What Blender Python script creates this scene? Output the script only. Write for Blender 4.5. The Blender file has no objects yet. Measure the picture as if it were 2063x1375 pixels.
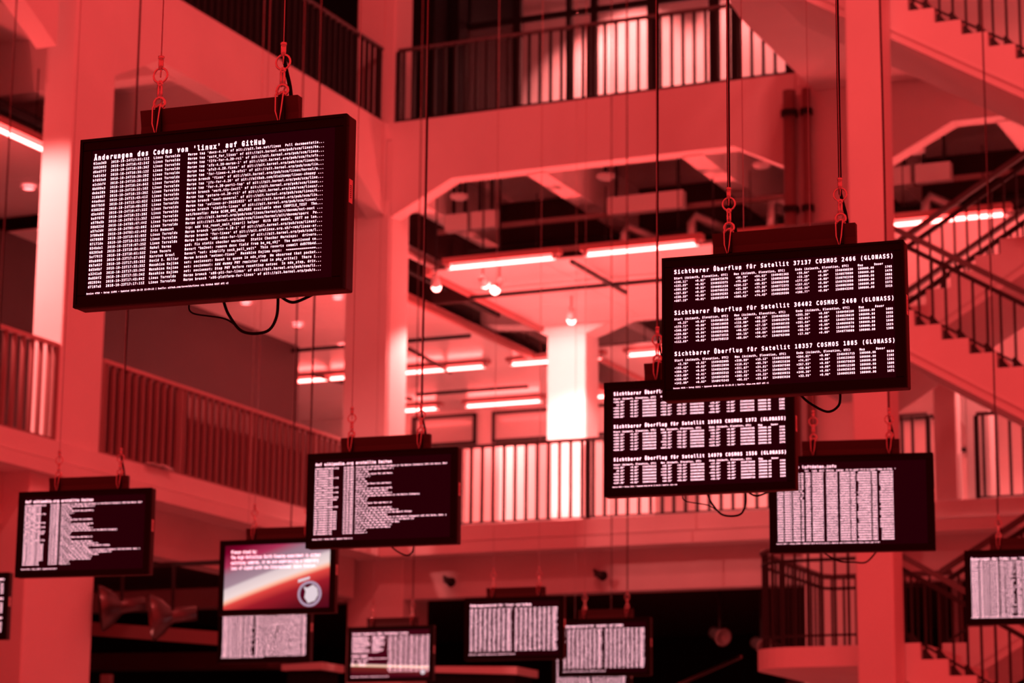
import bpy, math, random, os
from mathutils import Vector, Matrix
random.seed(7)
C = bpy.context.scene.collection
CZ = 1.42                      # eye height; heights below are given above eye level and raised by CZ
# ------------------------------------------------------------------ camera, world, exposure
cam_d = bpy.data.cameras.new('camera'); cam = bpy.data.objects.new('camera', cam_d); C.objects.link(cam)
r = Vector((0.91389553, 0.40585521, 0.00874753)); u = Vector((0.07582807, -0.1918377, 0.97849292)); f = Vector((-0.39880455, 0.893577, 0.20609484))
M4 = Matrix(((r.x, u.x, -f.x, 0), (r.y, u.y, -f.y, 0), (r.z, u.z, -f.z, CZ), (0, 0, 0, 1)))
cam.matrix_world = M4
cam_d.sensor_width = 36; cam_d.lens = 4962.5 / 2063 * 36
cam_d.clip_end = 300
cam_d.dof.use_dof = True; cam_d.dof.focus_distance = 9.4; cam_d.dof.aperture_fstop = 4.0
S = bpy.context.scene; S.camera = cam
S.view_settings.view_transform = 'Standard'; S.view_settings.look = 'None'
S.view_settings.exposure = 0.0; S.view_settings.gamma = 1.0; S.view_settings.use_curve_mapping = False
S.cycles.use_denoising = True
S.cycles.max_bounces = 6; S.cycles.diffuse_bounces = 4; S.cycles.glossy_bounces = 3
S.cycles.sample_clamp_indirect = 4
W = bpy.data.worlds.new('world'); S.world = W; W.use_nodes = True
W.node_tree.nodes['Background'].inputs[0].default_value = (1.0, 0.024, 0.026, 1)
W.node_tree.nodes['Background'].inputs[1].default_value = 0.84
def fill_spot(loc, target, power):  # added fill light for the hall, from no lamp in view
    d = bpy.data.lights.new('fill_lamp', 'SPOT'); d.energy = power; d.color = (1, .13, .12); d.spot_size = math.radians(100); d.spot_blend = .8; d.shadow_soft_size = .5
    o = bpy.data.objects.new('fill_lamp', d); C.objects.link(o); o.location = loc; o.rotation_euler = (Vector(target) - Vector(loc)).to_track_quat('-Z', 'Y').to_euler()
FILLS = [((-6, 12.5, 19.2), (-14, 30, 7), 2900), ((0, 9.9, 19.2), (-9, 31, 7), 900), ((-4, 21.7, 19.2), (-13, 31, 4), 1300)]
for F in FILLS: fill_spot(*F)
# ------------------------------------------------------------------ materials
MT = {}
def mat(name, col, rough=.6, metal=0., noise=0., nscale=3., emit=None, es=1., bump=0., noemit_sampling=False, spec=.5):
    m = bpy.data.materials.new(name); m.use_nodes = True; nt = m.node_tree; b = nt.nodes['Principled BSDF']
    if not isinstance(col, tuple): col = (col, col, col)
    b.inputs['Base Color'].default_value = (*col, 1); b.inputs['Roughness'].default_value = rough; b.inputs['Metallic'].default_value = metal; b.inputs['Specular IOR Level'].default_value = spec
    if emit:
        b.inputs['Emission Color'].default_value = (*emit, 1); b.inputs['Emission Strength'].default_value = es
    if noise or bump:
        tc = nt.nodes.new('ShaderNodeTexCoord'); n = nt.nodes.new('ShaderNodeTexNoise'); n.inputs['Scale'].default_value = nscale; n.inputs['Detail'].default_value = 5
        nt.links.new(tc.outputs['Object'], n.inputs['Vector'])
        if noise:
            cr = nt.nodes.new('ShaderNodeValToRGB'); nt.links.new(n.outputs['Fac'], cr.inputs[0])
            cr.color_ramp.elements[0].position = .3; cr.color_ramp.elements[1].position = .7
            cr.color_ramp.elements[0].color = (*[c * (1 - noise) for c in col], 1); cr.color_ramp.elements[1].color = (*[min(1, c * (1 + noise)) for c in col], 1)
            nt.links.new(cr.outputs[0], b.inputs['Base Color'])
        if bump:
            bp = nt.nodes.new('ShaderNodeBump'); bp.inputs['Strength'].default_value = bump; nt.links.new(n.outputs['Fac'], bp.inputs['Height']); nt.links.new(bp.outputs[0], b.inputs['Normal'])
    if noemit_sampling: m.cycles.emission_sampling = 'NONE'
    MT[name] = m; return m
mat('plaster', .82, .8, noise=.05, nscale=.8)
mat('concrete', .7, .85, noise=.08, nscale=1.2)
mat('floor', .62, .5, noise=.1, nscale=.7)
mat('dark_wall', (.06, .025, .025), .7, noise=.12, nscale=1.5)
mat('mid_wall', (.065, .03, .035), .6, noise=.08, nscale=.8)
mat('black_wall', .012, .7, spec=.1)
mat('ceiling_panel', .85, .22, noise=.03, nscale=.5, spec=.8)
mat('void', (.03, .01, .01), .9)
mat('rail_metal', .022, .45, spec=.3)
mat('handrail', .12, .4, spec=.4)
mat('dark_metal', .015, .5, spec=.25)
mat('pipe_paint', (.25, .15, .15), .5)
mat('duct_steel', .45, .35, metal=.6)
mat('housing', .006, .5, spec=.12)
mat('housing_side', .05, .5, spec=.3)
mat('bar_metal', (.055, .035, .035), .42, spec=.4)
mat('glass_black', .003, .25, emit=(.9, .0, .12), es=.014, noemit_sampling=True, spec=.08)
mat('steel', .85, .16, metal=1.)
mat('lamp_metal', .16, .3, metal=.8)
mat('rubber', .004, .6, spec=.1)
mat('white_label', .95, .5)
mat('ink', .08, .5)
mat('text', (0, 0, 0), .9, emit=(1, .48, .57), es=4.0, noemit_sampling=True, spec=0)
mat('text_pink', (0, 0, 0), .9, emit=(1, .48, .57), es=4.4, noemit_sampling=True, spec=0)
mat('tube_glow', .8, .4, emit=(1, .10, .09), es=30.0)
mat('lamp_glow', .8, .4, emit=(1, .2, .18), es=20.0)
mat('spot_dot', .8, .4, emit=(1, .12, .12), es=7)
mat('fixture_white', .75, .5)
mat('fixture_red', (.5, .2, .2), .5)
mat('white_board', .85, .6)
# ------------------------------------------------------------------ mesh helpers
class MB:
    def __init__(s): s.v = []; s.f = []
    def add(s, vs, fs):
        n = len(s.v); s.v += [tuple(v) for v in vs]; s.f += [tuple(i + n for i in q) for q in fs]; return s
    def box(s, x0, x1, y0, y1, z0, z1):
        return s.add([(x0, y0, z0), (x1, y0, z0), (x1, y1, z0), (x0, y1, z0), (x0, y0, z1), (x1, y0, z1), (x1, y1, z1), (x0, y1, z1)],
                     [(0, 3, 2, 1), (4, 5, 6, 7), (0, 1, 5, 4), (1, 2, 6, 5), (2, 3, 7, 6), (3, 0, 4, 7)])
    def prism(s, pts, axis, a, b):      # polygon in the plane normal to axis, extruded a..b
        def P(p, t):
            return (t, p[0], p[1]) if axis == 'x' else (p[0], t, p[1]) if axis == 'y' else (p[0], p[1], t)
        n = len(pts); vs = [P(p, a) for p in pts] + [P(p, b) for p in pts]
        return s.add(vs, [tuple(range(n))[::-1], tuple(range(n, 2 * n))] + [(i, (i + 1) % n, n + (i + 1) % n, n + i) for i in range(n)])
    def tube(s, pts, rad, n=8, cap=True):
        pts = [Vector(p) for p in pts]; rings = []
        prev = None
        for i, p in enumerate(pts):
            t = (pts[min(i + 1, len(pts) - 1)] - pts[max(i - 1, 0)]).normalized()
            if prev is None:
                a = Vector((0, 0, 1)) if abs(t.z) < .9 else Vector((1, 0, 0)); x = t.cross(a).normalized()
            else:
                x = (prev - t * prev.dot(t)).normalized()
            prev = x; y = t.cross(x); rr = rad[i] if isinstance(rad, (list, tuple)) else rad
            rings.append([p + x * math.cos(2 * math.pi * k / n) * rr + y * math.sin(2 * math.pi * k / n) * rr for k in range(n)])
        vs = [q for R in rings for q in R]; fs = []
        for i in range(len(pts) - 1):
            for k in range(n): fs.append((i * n + k, i * n + (k + 1) % n, (i + 1) * n + (k + 1) % n, (i + 1) * n + k))
        if cap: fs += [tuple(range(n))[::-1], tuple(range((len(pts) - 1) * n, len(pts) * n))]
        return s.add(vs, fs)
    def bar(s, p0, p1, w, h):           # rectangular bar, w sideways, h up
        p0 = Vector(p0); p1 = Vector(p1); t = (p1 - p0).normalized(); up = Vector((0, 0, 1)) if abs(t.z) < .95 else Vector((0, 1, 0))
        x = t.cross(up).normalized() * w / 2; y = x.cross(t).normalized() * h / 2
        vs = [p + a * x + b * y for p in (p0, p1) for a, b in ((-1, -1), (1, -1), (1, 1), (-1, 1))]
        return s.add(vs, [(0, 1, 2, 3), (7, 6, 5, 4), (0, 4, 5, 1), (1, 5, 6, 2), (2, 6, 7, 3), (3, 7, 4, 0)])
    def torus(s, c, R, rad, ax='y', n=16, m=6, a0=0, a1=2 * math.pi):
        full = abs(a1 - a0 - 2 * math.pi) < 1e-6; pts = []
        k = n if full else n + 1
        for i in range(k):
            a = a0 + (a1 - a0) * i / n; ca, sa = math.cos(a) * R, math.sin(a) * R
            pts.append(Vector(c) + (Vector((ca, 0, sa)) if ax == 'y' else Vector((0, ca, sa)) if ax == 'x' else Vector((ca, sa, 0))))
        if not full: return s.tube(pts, rad, m)
        vs = []; N = {'y': Vector((0, 1, 0)), 'x': Vector((1, 0, 0)), 'z': Vector((0, 0, 1))}[ax]
        for p in pts:
            d = (p - Vector(c)).normalized()
            vs += [p + d * math.cos(2 * math.pi * j / m) * rad + N * math.sin(2 * math.pi * j / m) * rad for j in range(m)]
        return s.add(vs, [(i * m + j, i * m + (j + 1) % m, ((i + 1) % n) * m + (j + 1) % m, ((i + 1) % n) * m + j) for i in range(n) for j in range(m)])
    def lathe(s, prof, c, axis, n=20):   # prof: (radius, t) along axis
        axis = Vector(axis).normalized(); a = Vector((0, 0, 1)) if abs(axis.z) < .9 else Vector((1, 0, 0)); x = axis.cross(a).normalized(); y = axis.cross(x); c = Vector(c)
        vs = [c + axis * t + (x * math.cos(2 * math.pi * k / n) + y * math.sin(2 * math.pi * k / n)) * max(R, .0005) for R, t in prof for k in range(n)]
        return s.add(vs, [(i * n + k, i * n + (k + 1) % n, (i + 1) * n + (k + 1) % n, (i + 1) * n + k) for i in range(len(prof) - 1) for k in range(n)])
    def build(s, name, m, parent=None, local=False, smooth=False, kind=None):
        off = Vector((0, 0, 0)) if local else Vector((0, 0, CZ))
        if parent is not None and not local: off = off - world_loc(parent)
        me = bpy.data.meshes.new(name); me.from_pydata([tuple(Vector(v) + off) for v in s.v], [], s.f); me.materials.append(MT[m])
        import bmesh
        bm = bmesh.new(); bm.from_mesh(me); bmesh.ops.recalc_face_normals(bm, faces=bm.faces); bm.to_mesh(me); bm.free()
        if smooth:
            for p in me.polygons: p.use_smooth = True
        o = bpy.data.objects.new(name, me); C.objects.link(o)
        if parent is not None: o.parent = parent
        if kind: o['kind'] = kind
        return o
def world_loc(o):
    v = Vector((0, 0, 0))
    while o is not None: v += o.location; o = o.parent
    return v
def struct(name, mb, m, label=None, smooth=False):
    o = mb.build(name, m, kind='structure', smooth=smooth)
    if label: o['label'] = label
    return o
def bevel(o, w, seg=2):
    b = o.modifiers.new('bevel', 'BEVEL'); b.width = w; b.segments = seg; b.limit_method = 'ANGLE'; return o
def thing(name, label, cat, loc, group=None, rz=0):      # loc z is relative to eye level
    o = bpy.data.objects.new(name, None); C.objects.link(o); o.location = (loc[0], loc[1], loc[2] + CZ); o.rotation_euler = (0, 0, rz)
    o.empty_display_size = .1; o['label'] = label; o['category'] = cat
    if group: o['group'] = group
    return o
def child(src, parent, loc, name=None):
    o = src.copy(); C.objects.link(o); o.parent = parent; o.location = loc; return o
# ------------------------------------------------------------------ levels
L2, L1, G = 10.58, 4.58, -1.42       # gallery floors and ground floor
XA, YB = -15.88, 31.0
struct('floor', MB().box(-40, 20, -12, 60, G - .1, G), 'floor')
# gallery slabs, back side (along X)
struct('slab_upper_back', MB().box(-30, 4, YB, 47, L2 - .25, L2), 'plaster')
struct('slab_lower_back', MB().box(-30, 4, YB, 47, L1 - .39, L1 - .02), 'plaster')
struct('slab_upper_side', MB().box(-30, XA, 8, YB, L2 - .25, L2), 'plaster')
struct('slab_lower_side', MB().box(-30, XA, 8, YB, L1 - .39, L1 - .02), 'plaster')
# lower fascia: edge board, drip groove, moulding
struct('trim_1', MB().box(XA, 4, YB - .04, YB, L1 - .22, L1).box(XA, 4, YB - .10, YB, L1 - .40, L1 - .245), 'plaster')
struct('trim_2', MB().box(XA, XA + .04, 8, YB - .04, L1 - .22, L1).box(XA, XA + .10, 8, YB - .10, L1 - .40, L1 - .245), 'plaster')
struct('beam_lower_back', MB().box(-30, 4, YB + .38, YB + .7, 3.62, L1 - .39), 'concrete')
struct('beam_lower_side', MB().box(XA - .7, XA - .38, 8, YB, 3.62, L1 - .39), 'concrete')
# upper arched beams with haunches
def arch(name, a0, a1, axis, plane, th, zt=L2 - .25, zb=9.64, zc=9.15, h=.98, lab=None):
    pts = [(a0, zt), (a1, zt), (a1, zc), (a1 - h, zb), (a0 + h, zb), (a0, zc)]
    if axis == 'x': mb = MB().prism(pts, 'y', plane, plane + th)
    else: mb = MB().prism(pts, 'x', plane - th, plane)
    return struct(name, mb, 'plaster')
arch('beam_upper_back', -15.79, -9.55, 'x', YB, .28)
arch('beam_upper_back', -8.45, -1.9, 'x', YB, .28)
arch('beam_upper_side', 23.82, YB, 'y', XA, .28)
arch('beam_upper_side', 16.2, 22.62, 'y', XA, .28)
# ceiling ribs running back from the beams
for x0, x1 in ((-13.72, -13.42), (-11.36, -11.04), (-16.1, -15.8), (-9.2, -8.9), (-6.93, -6.63), (-18.4, -18.1), (-20.7, -20.4)):
    struct('beam_rib', MB().box(x0, x1, YB + .2, 47, 9.62, L2 - .25), 'plaster')
for y0 in (25.2, 27.6, 21.0, 18.8, 30.1):
    struct('beam_rib', MB().box(-26, XA - .2, y0, y0 + .3, 9.62, L2 - .25), 'plaster')
# ------------------------------------------------------------------ columns
def column(x0, x1, y0, y1, z0, z1, label, m='plaster'):
    o = struct('column', MB().box(x0, x1, y0, y1, z0, z1), m, label); bevel(o, .025, 2); return o
column(-16.42, -15.78, YB + .02, YB + .6, L1, L2 + 3.6, 'corner column of the atrium between the two galleries')
column(-16.50, -15.80, YB - .02, YB + .62, L1 - .02, 9.4, 'white corner column on the lower gallery')
column(-16.55, -15.66, YB + .35, YB + 1.2, G, L1 - .35, 'thick lower part of the corner column')
column(-16.28, -15.87, 22.98, 23.84, L1 - .45, L2 + 4, 'white column standing at the side gallery edge')
column(-16.55, -15.9, 22.55, 23.9, G, L1 - .35, 'thick lower part of the side gallery column')
column(-9.62, -8.45, YB - .05, YB + .6, G, L2 + 3.6, 'wide column behind the stair landings')
cs = column(-7.27, -6.86, 25.27, 25.68, G, 20, 'slim column carrying the stair landings')
column(-15.88, -15.18, 37.02, 37.6, L1, 8.6, 'brightly lit column deep in the lower gallery')
struct('beam_haunched', MB().prism([(-17.1, 9.35), (-9, 9.35), (-9, 8.86), (-14.5, 8.82), (-15.18, 8.58), (-15.88, 8.58), (-16.3, 8.8), (-17.1, 8.86)], 'y', 37.0, 37.5), 'plaster')
column(-7.83, -7.52, YB - .02, YB + .2, L1, 6.75, 'flat pier beside the stair flights', 'concrete')
column(-7.50, -7.18, YB + .35, YB + .7, L1, 6.75, 'bright column behind the right gallery railing')
struct('beam_strut', MB().prism([(-7.5, 5.6), (-7.5, 5.95), (-8.2, 6.75), (-8.45, 6.75)], 'y', YB + .35, YB + .7), 'plaster')
# ------------------------------------------------------------------ rooms behind the galleries
struct('wall_back', MB().box(-30, 4, 43.4, 43.6, L1, L2), 'plaster')
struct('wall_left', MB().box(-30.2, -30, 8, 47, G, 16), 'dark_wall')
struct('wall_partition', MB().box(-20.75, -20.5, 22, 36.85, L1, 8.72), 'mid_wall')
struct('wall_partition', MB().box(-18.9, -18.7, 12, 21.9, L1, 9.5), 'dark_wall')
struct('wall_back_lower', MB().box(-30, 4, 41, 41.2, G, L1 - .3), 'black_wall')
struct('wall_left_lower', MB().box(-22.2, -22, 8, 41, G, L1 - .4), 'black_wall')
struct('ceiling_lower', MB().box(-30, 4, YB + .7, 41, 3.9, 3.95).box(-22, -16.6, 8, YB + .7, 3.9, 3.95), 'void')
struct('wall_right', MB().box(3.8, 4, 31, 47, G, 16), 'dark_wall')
# suspended ceilings on both sides of the open service strip
def panel_ceiling(x0, x1, y0, y1, z, nx, ny):
    t = bpy.data.objects.new('ceiling', None); C.objects.link(t); t['kind'] = 'structure'; t.location = (x0, y0, z + CZ)
    w, d = (x1 - x0) / nx, (y1 - y0) / ny
    base = MB().box(0, w - .012, 0, d - .012, 0, .03).build('panel', 'ceiling_panel', t, local=True)
    for i in range(nx):
        for j in range(ny):
            if i or j: child(base, t, (i * w, j * d, 0))
    MB().box(0, x1 - x0, 0, y1 - y0, .032, .05).build('backing', 'void', t, local=True)
    return t
panel_ceiling(-15.95, -3.0, 32.7, 36.9, 8.72, 7, 3)
panel_ceiling(-15.95, -3.0, 38.85, 43.4, 8.72, 7, 3)
panel_ceiling(-29, -17.05, 28.3, 43.4, 8.72, 6, 8)
panel_ceiling(-29, -17.9, 20.0, 28.3, 8.95, 5, 5)
struct('shade_panel', MB().box(-30, 4, 34.9, 35.0, 8.78, L2 - .26).box(-21.5, -21.4, 8, 35, 9.0, L2 - .26), 'void')  # black sheets put in to darken the void above the suspended ceilings
# service strip: edge rails and pipes
struct('trim_5', MB().box(-16.02, -15.93, 32.6, 43.4, 8.66, 8.78).box(-17.08, -16.99, 28.3, 43.4, 8.66, 8.78), 'fixture_red')
def pipe(label, pts, rad, m='pipe_paint', cat='pipe', group=None, name='pipe', n=10):
    o = MB().tube(pts, rad, n).build(name, m, smooth=True); o['label'] = label; o['category'] = cat
    if group: o['group'] = group
    return o
for i, (x, z, rr, m) in enumerate(((-16.2, 9.0, .05, 'pipe_paint'), (-16.45, 9.15, .09, 'duct_steel'), (-16.75, 9.0, .04, 'dark_metal'))):
    pipe('%s pipe running along the open strip between the suspended ceilings' % ['thin red', 'thick steel', 'thin black'][i], [(x, 31.8, z), (x, 36.95, z)], rr, m, group='pipes in the open ceiling strip')
# track bars below the ceiling
def track(p0, p1, label):
    o = MB().bar(p0, p1, .05, .06).build('ceiling_track', 'dark_metal'); o['label'] = label; o['category'] = 'track'; return o
for k, (p0, p1) in enumerate((((-15.9, 34.0, 8.6), (-9, 34.0, 8.6)), ((-13.52, 32.4, 8.6), (-13.52, 34.6, 8.6)), ((-20.2, 40.85, 8.55), (-17.9, 40.85, 8.55)),
        ((-18.45, 36.2, 8.6), (-18.75, 39.3, 8.6)), ((-21.2, 38.6, 8.6), (-20.6, 41.5, 8.6)), ((-23, 36.6, 8.6), (-17.1, 36.6, 8.6)), ((-10.9, 35.6, 8.6), (-10.9, 38.5, 8.6)))):
    track(p0, p1, ['black track bar crossing the ceiling just behind the front tube lamps', 'short black track bar running away under the ceiling beyond the front tubes', 'short dark track bar near the far ceiling tubes',
        'thin dark track bar running away left of the lit column', 'dark track bar running away above the far left of the railing', 'long thin dark rod crossing the ceiling behind the big upper monitor', 'short dark track bar between the lit column and the paired table monitors'][k])
# ------------------------------------------------------------------ tube lamps
def tube_lamp(p0, p1, label, group='ceiling tube lamps'):
    p0 = Vector(p0); p1 = Vector(p1); mid = (p0 + p1) / 2
    t = thing('tube_lamp', label, 'lamp', (mid.x, mid.y, mid.z + .12), group)
    d = (p1 - p0).normalized(); e = Vector((0, 0, 1))
    MB().bar(p0 - d * .08 + e * .1, p1 + d * .08 + e * .1, .16, .09).build('lamp_housing', 'fixture_red', t)
    MB().tube([p0, p1], .025, 8).build('lamp_tube', 'tube_glow', t, smooth=True)
    mb = MB()
    for p in (p0, p1): mb.box(p.x - .04, p.x + .04, p.y - .04, p.y + .04, p.z - .02, p.z + .07)
    mb.build('end_cap', 'fixture_white', t)
    mb = MB()
    for p in (p0 + d * .3, p1 - d * .3): mb.tube([p + e * .1, p + e * 1.0], .008, 5)
    mb.build('hanger', 'dark_metal', t)
    return t
NM = {0: 'front', 1: 'middle', 2: 'far'}
for k in range(6):
    x0 = -15.41 + 2.21 * k
    tube_lamp((x0, 32.2, 8.62), (x0 + 1.72, 32.2, 8.62), 'front row tube lamp %s' % ['above the white spotlights', 'left of the hanging bar of the upper right monitor', 'hidden behind the upper right monitor bar', 'right of the slim stair column', 'beyond the stair railing', 'far beyond the stair railing'][k], 'front row tube lamps')
for k in range(6):
    x0 = -21.92 + 2.23 * k
    tube_lamp((x0, 39.1, 8.6), (x0 + 1.72, 39.1, 8.6), 'tube lamp of the middle row, %s' % ['under the big code monitor', 'just right of the corner column', 'left of the lit column', 'behind the lit column', 'just right of the lit column', 'behind the satellite monitors'][k], 'middle row tube lamps')
for k in range(5):
    x0 = -22.15 + 2.2 * k
    tube_lamp((x0, 42.55, 8.6), (x0 + 1.6, 42.55, 8.6), 'tube lamp of the far row, %s' % ['beside the corner column', 'above the small wall windows', 'at the lit column', 'right of the lit column', 'farthest right'][k], 'far row tube lamps')
tube_lamp((-17.42, 21.2, 8.62), (-17.42, 24.75, 8.62), 'long bright tube lamp at the upper left beside the white column', 'side gallery tube lamps')
tube_lamp((-17.42, 16.5, 8.62), (-17.42, 20.3, 8.62), 'tube lamp farther out at the left', 'side gallery tube lamps')
# spotlights with light sources, some of them added unseen
def spotlight(loc, target, power, label, size=55, col=(1, .2, .18), real=True):
    loc = Vector(loc); d = (Vector(target) - loc).normalized()
    t = thing('spotlight', label, 'spotlight', (loc.x, loc.y, loc.z + .12), 'gallery spotlights')
    MB().lathe([(.0, -.08), (.05, -.08), (.055, 0), (.075, .1), (.07, .1), (.05, .02)], loc, d, 14).build('lamp_head', 'fixture_white', t, smooth=True)
    MB().lathe([(.0, .03), (.066, .08), (.072, .13), (.05, .18), (.0, .2)], loc, d, 14).build('bulb', 'lamp_glow', t, smooth=True)
    MB().bar(loc + Vector((0, 0, .04)), Vector((loc.x, loc.y, (15.4 if loc.z > 12 else 8.72 if loc.y > 32.7 else 8.95 if loc.y < 25 else 10.33))), .02, .02).build('stem', 'dark_metal', t)
    if real:
        ld = bpy.data.lights.new('spot_lamp', 'SPOT'); ld.energy = power; ld.color = col; ld.spot_size = math.radians(size); ld.spot_blend = .6; ld.shadow_soft_size = .06
        lo = bpy.data.objects.new('spot_lamp', ld); C.objects.link(lo); q = loc + d * .24; lo.location = (q.x, q.y, q.z + CZ)
        lo.rotation_euler = d.to_track_quat('-Z', 'Y').to_euler()
    return t
spotlight((-14.9, 32.3, 8.42), (-15.5, 37.2, 6.9), 4200, 'bright spotlight hanging under the front tube lamp', 50)
spotlight((-14.65, 32.35, 8.36), (-15.8, 31.5, 6.0), 800, 'small bright spotlight right beside the larger spotlight', 75)
spotlight((-15.58, 32.1, 8.44), (-16.6, 35.5, 4.9), 2400, 'angled spotlight at the left end of the front tube lamp', 60)
spotlight((-11.3, 32.35, 8.4), (-14.2, 35, 4.9), 2200, 'added spotlight hidden behind the upper right monitor', 70)  # added out of sight to brighten the partition boards
spotlight((-16.95, 20.3, 8.5), (-16.1, 23.0, 6.6), 1500, 'added unseen spotlight just beyond the left edge', 60)  # added outside the frame to brighten the side column face
spotlight((-14.6, 35.0, 8.45), (-15.4, 37.0, 6.2), 1300, 'spotlight close to the brightly lit column', 60)
spotlight((-5.9, 31.0, 9.0), (-7.3, 31.5, 5.8), 1500, 'spotlight hidden behind the stair flight', 55, real=True)
spotlight((-5.5, 32.5, 8.4), (-6.2, 34.6, 5.0), 1500, 'spotlight over the right end of the lower gallery', 70)
def fill_uplight(loc, target, power, label, size=110):  # added floor lamps that brighten ceiling and soffits from below
    loc = Vector(loc); d = (Vector(target) - loc).normalized()
    t = thing('fill_uplight', label, 'fill_uplight', (loc.x, loc.y, L1), 'added floor fill lights')
    MB().box(loc.x - .15, loc.x + .15, loc.y - .1, loc.y + .1, L1, L1 + .12).build('lamp_base', 'dark_metal', t)
    MB().lathe([(.0, .1), (.09, .12), (.1, .2), (.0, .205)], (loc.x, loc.y, L1), (0, 0, 1), 14).build('lamp_lens', 'lamp_glow', t)
    ld = bpy.data.lights.new('up_fill', 'SPOT'); ld.energy = power; ld.color = (1, .07, .065); ld.spot_size = math.radians(size); ld.spot_blend = .7; ld.shadow_soft_size = .1
    lo = bpy.data.objects.new('up_fill', ld); C.objects.link(lo); lo.location = (loc.x, loc.y, L1 + .26 + CZ); lo.rotation_euler = d.to_track_quat('-Z', 'Y').to_euler()
fill_uplight((-14.0, 33.2, L1), (-13.8, 33.4, 9), 800, 'added floor fill light behind the railing left of the satellite monitors')
fill_uplight((-12.0, 33.2, L1), (-12.0, 33.6, 9), 500, 'added floor fill light behind the smaller satellite monitor')
fill_uplight((-17.2, 33.8, L1), (-17.4, 35.5, 9), 450, 'added floor fill light behind the corner column')
fill_uplight((-6.4, 32.8, L1), (-6.4, 34, 9), 600, 'added floor fill light behind the right gallery railing')
fill_uplight((-17.2, 22.6, L1), (-17.3, 23, 9), 500, 'added floor fill light behind the far left railing', 90)
# exhibition partitions behind the lower railing
mat('grey_board', (.42, .3, .3), .6)
def board(x0, x1, y, h, label, m='white_board'):
    t = thing('partition_board', label, 'board', ((x0 + x1) / 2, y, L1), 'white partition boards on the lower gallery')
    MB().box(x0, x1, y, y + .06, L1 + .04, L1 + h).build('board_panel', m, t)
    MB().box(x0, x0 + .3, y - .1, y + .16, L1, L1 + .04).box(x1 - .3, x1, y - .1, y + .16, L1, L1 + .04).build('foot', 'dark_metal', t)
board(-17.9, -16.7, 35.0, 1.85, 'white partition board farthest left behind the lower railing')
board(-16.6, -15.5, 35.4, 1.9, 'darker partition board just left of the lit column base', 'grey_board')
board(-15.45, -14.6, 34.2, 1.7, 'white partition board in front of the lit column base')
board(-14.5, -13.3, 35.2, 1.8, 'white partition board right of the lit column base')
board(-7.2, -5.6, 34.6, 1.9, 'white partition board behind the right part of the railing')
board(-5.5, -4.0, 34.6, 1.9, 'second white partition board behind the right part of the railing')
# interior wall behind the right bay with a window
struct('wall_inner_right', MB().box(-10.5, -3, 37.0, 37.2, L1, 8.72), 'plaster')
def window(name, x0, x1, z0, z1, y, pane='white_board', nm=1):
    t = bpy.data.objects.new(name, None); C.objects.link(t); t['kind'] = 'structure'; t.location = (x0, y, z0 + CZ)
    fr = MB(); b = .06
    fr.box(x0, x1, y - .05, y + .02, z0, z0 + b).box(x0, x1, y - .05, y + .02, z1 - b, z1).box(x0, x0 + b, y - .05, y + .02, z0, z1).box(x1 - b, x1, y - .05, y + .02, z0, z1)
    fr.build('window_frame', 'dark_metal', t)
    w = (x1 - x0 - b) / nm
    for i in range(nm): MB().box(x0 + b / 2 + i * w + .03, x0 + b / 2 + (i + 1) * w - .0, y - .01, y + .01, z0 + b, z1 - b).build('pane', pane, t)
    return t
mat('window_pane', .55, .15)
window('window_1', -21.5, -20.1, 8.0, 8.62, 43.36, 'window_pane')
window('window_2', -19.75, -18.3, 8.0, 8.62, 43.36, 'window_pane')
window('window_3', -17.9, -16.6, 8.0, 8.62, 43.36, 'window_pane')
window('window_4', -10.1, -9.2, 6.75, 7.5, 36.96, 'window_pane')
window('window_5', -9.0, -8.4, 6.2, 7.6, 36.96, 'window_pane')
# ------------------------------------------------------------------ upper gallery back: lit wall behind black frames
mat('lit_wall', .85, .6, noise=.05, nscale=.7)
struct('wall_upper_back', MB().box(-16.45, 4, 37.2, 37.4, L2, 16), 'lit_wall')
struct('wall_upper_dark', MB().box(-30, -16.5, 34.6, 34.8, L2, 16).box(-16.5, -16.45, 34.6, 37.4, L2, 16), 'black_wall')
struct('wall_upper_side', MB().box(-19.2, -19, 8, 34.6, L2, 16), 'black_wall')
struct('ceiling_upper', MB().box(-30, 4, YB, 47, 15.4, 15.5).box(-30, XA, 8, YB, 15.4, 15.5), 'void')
fr = thing('glazed_partition', 'black framed glazed partition in front of the glowing wall on the upper gallery', 'partition', (-12, 35, L2))
mat('glass', .9, .03)
g = MT['glass'].node_tree; bs = g.nodes['Principled BSDF']; tr = g.nodes.new('ShaderNodeBsdfTransparent'); tr.inputs[0].default_value = (.93, .93, .93, 1); mx = g.nodes.new('ShaderNodeMixShader'); mx.inputs[0].default_value = .06
g.links.new(tr.outputs[0], mx.inputs[1]); g.links.new(bs.outputs[0], mx.inputs[2]); g.links.new(mx.outputs[0], g.nodes['Material Output'].inputs[0])
vx = [(-16.5, .1), (-15.57, .13), (-14.66, .08), (-14.22, .1), (-13.22, .16), (-12.18, .16), (-11.84, .12), (-10.9, .1), (-9.9, .1), (-8.9, .1), (-7.9, .1), (-6.9, .1)]
for x, w in vx:
    MB().box(x - w / 2, x + w / 2, 34.96, 35.06, L2, 14.8).build('mullion', 'dark_metal', fr)
for z in (L2 + .05, 13.42, 14.75):
    MB().box(-16.5, -6.9, 34.97, 35.04, z - .05, z + .05).build('transom', 'dark_metal', fr)
for i in range(len(vx) - 1):
    MB().box(vx[i][0] + .05, vx[i + 1][0] - .05, 34.995, 35.005, L2 + .1, 13.37).build('pane', 'glass', fr)
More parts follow.
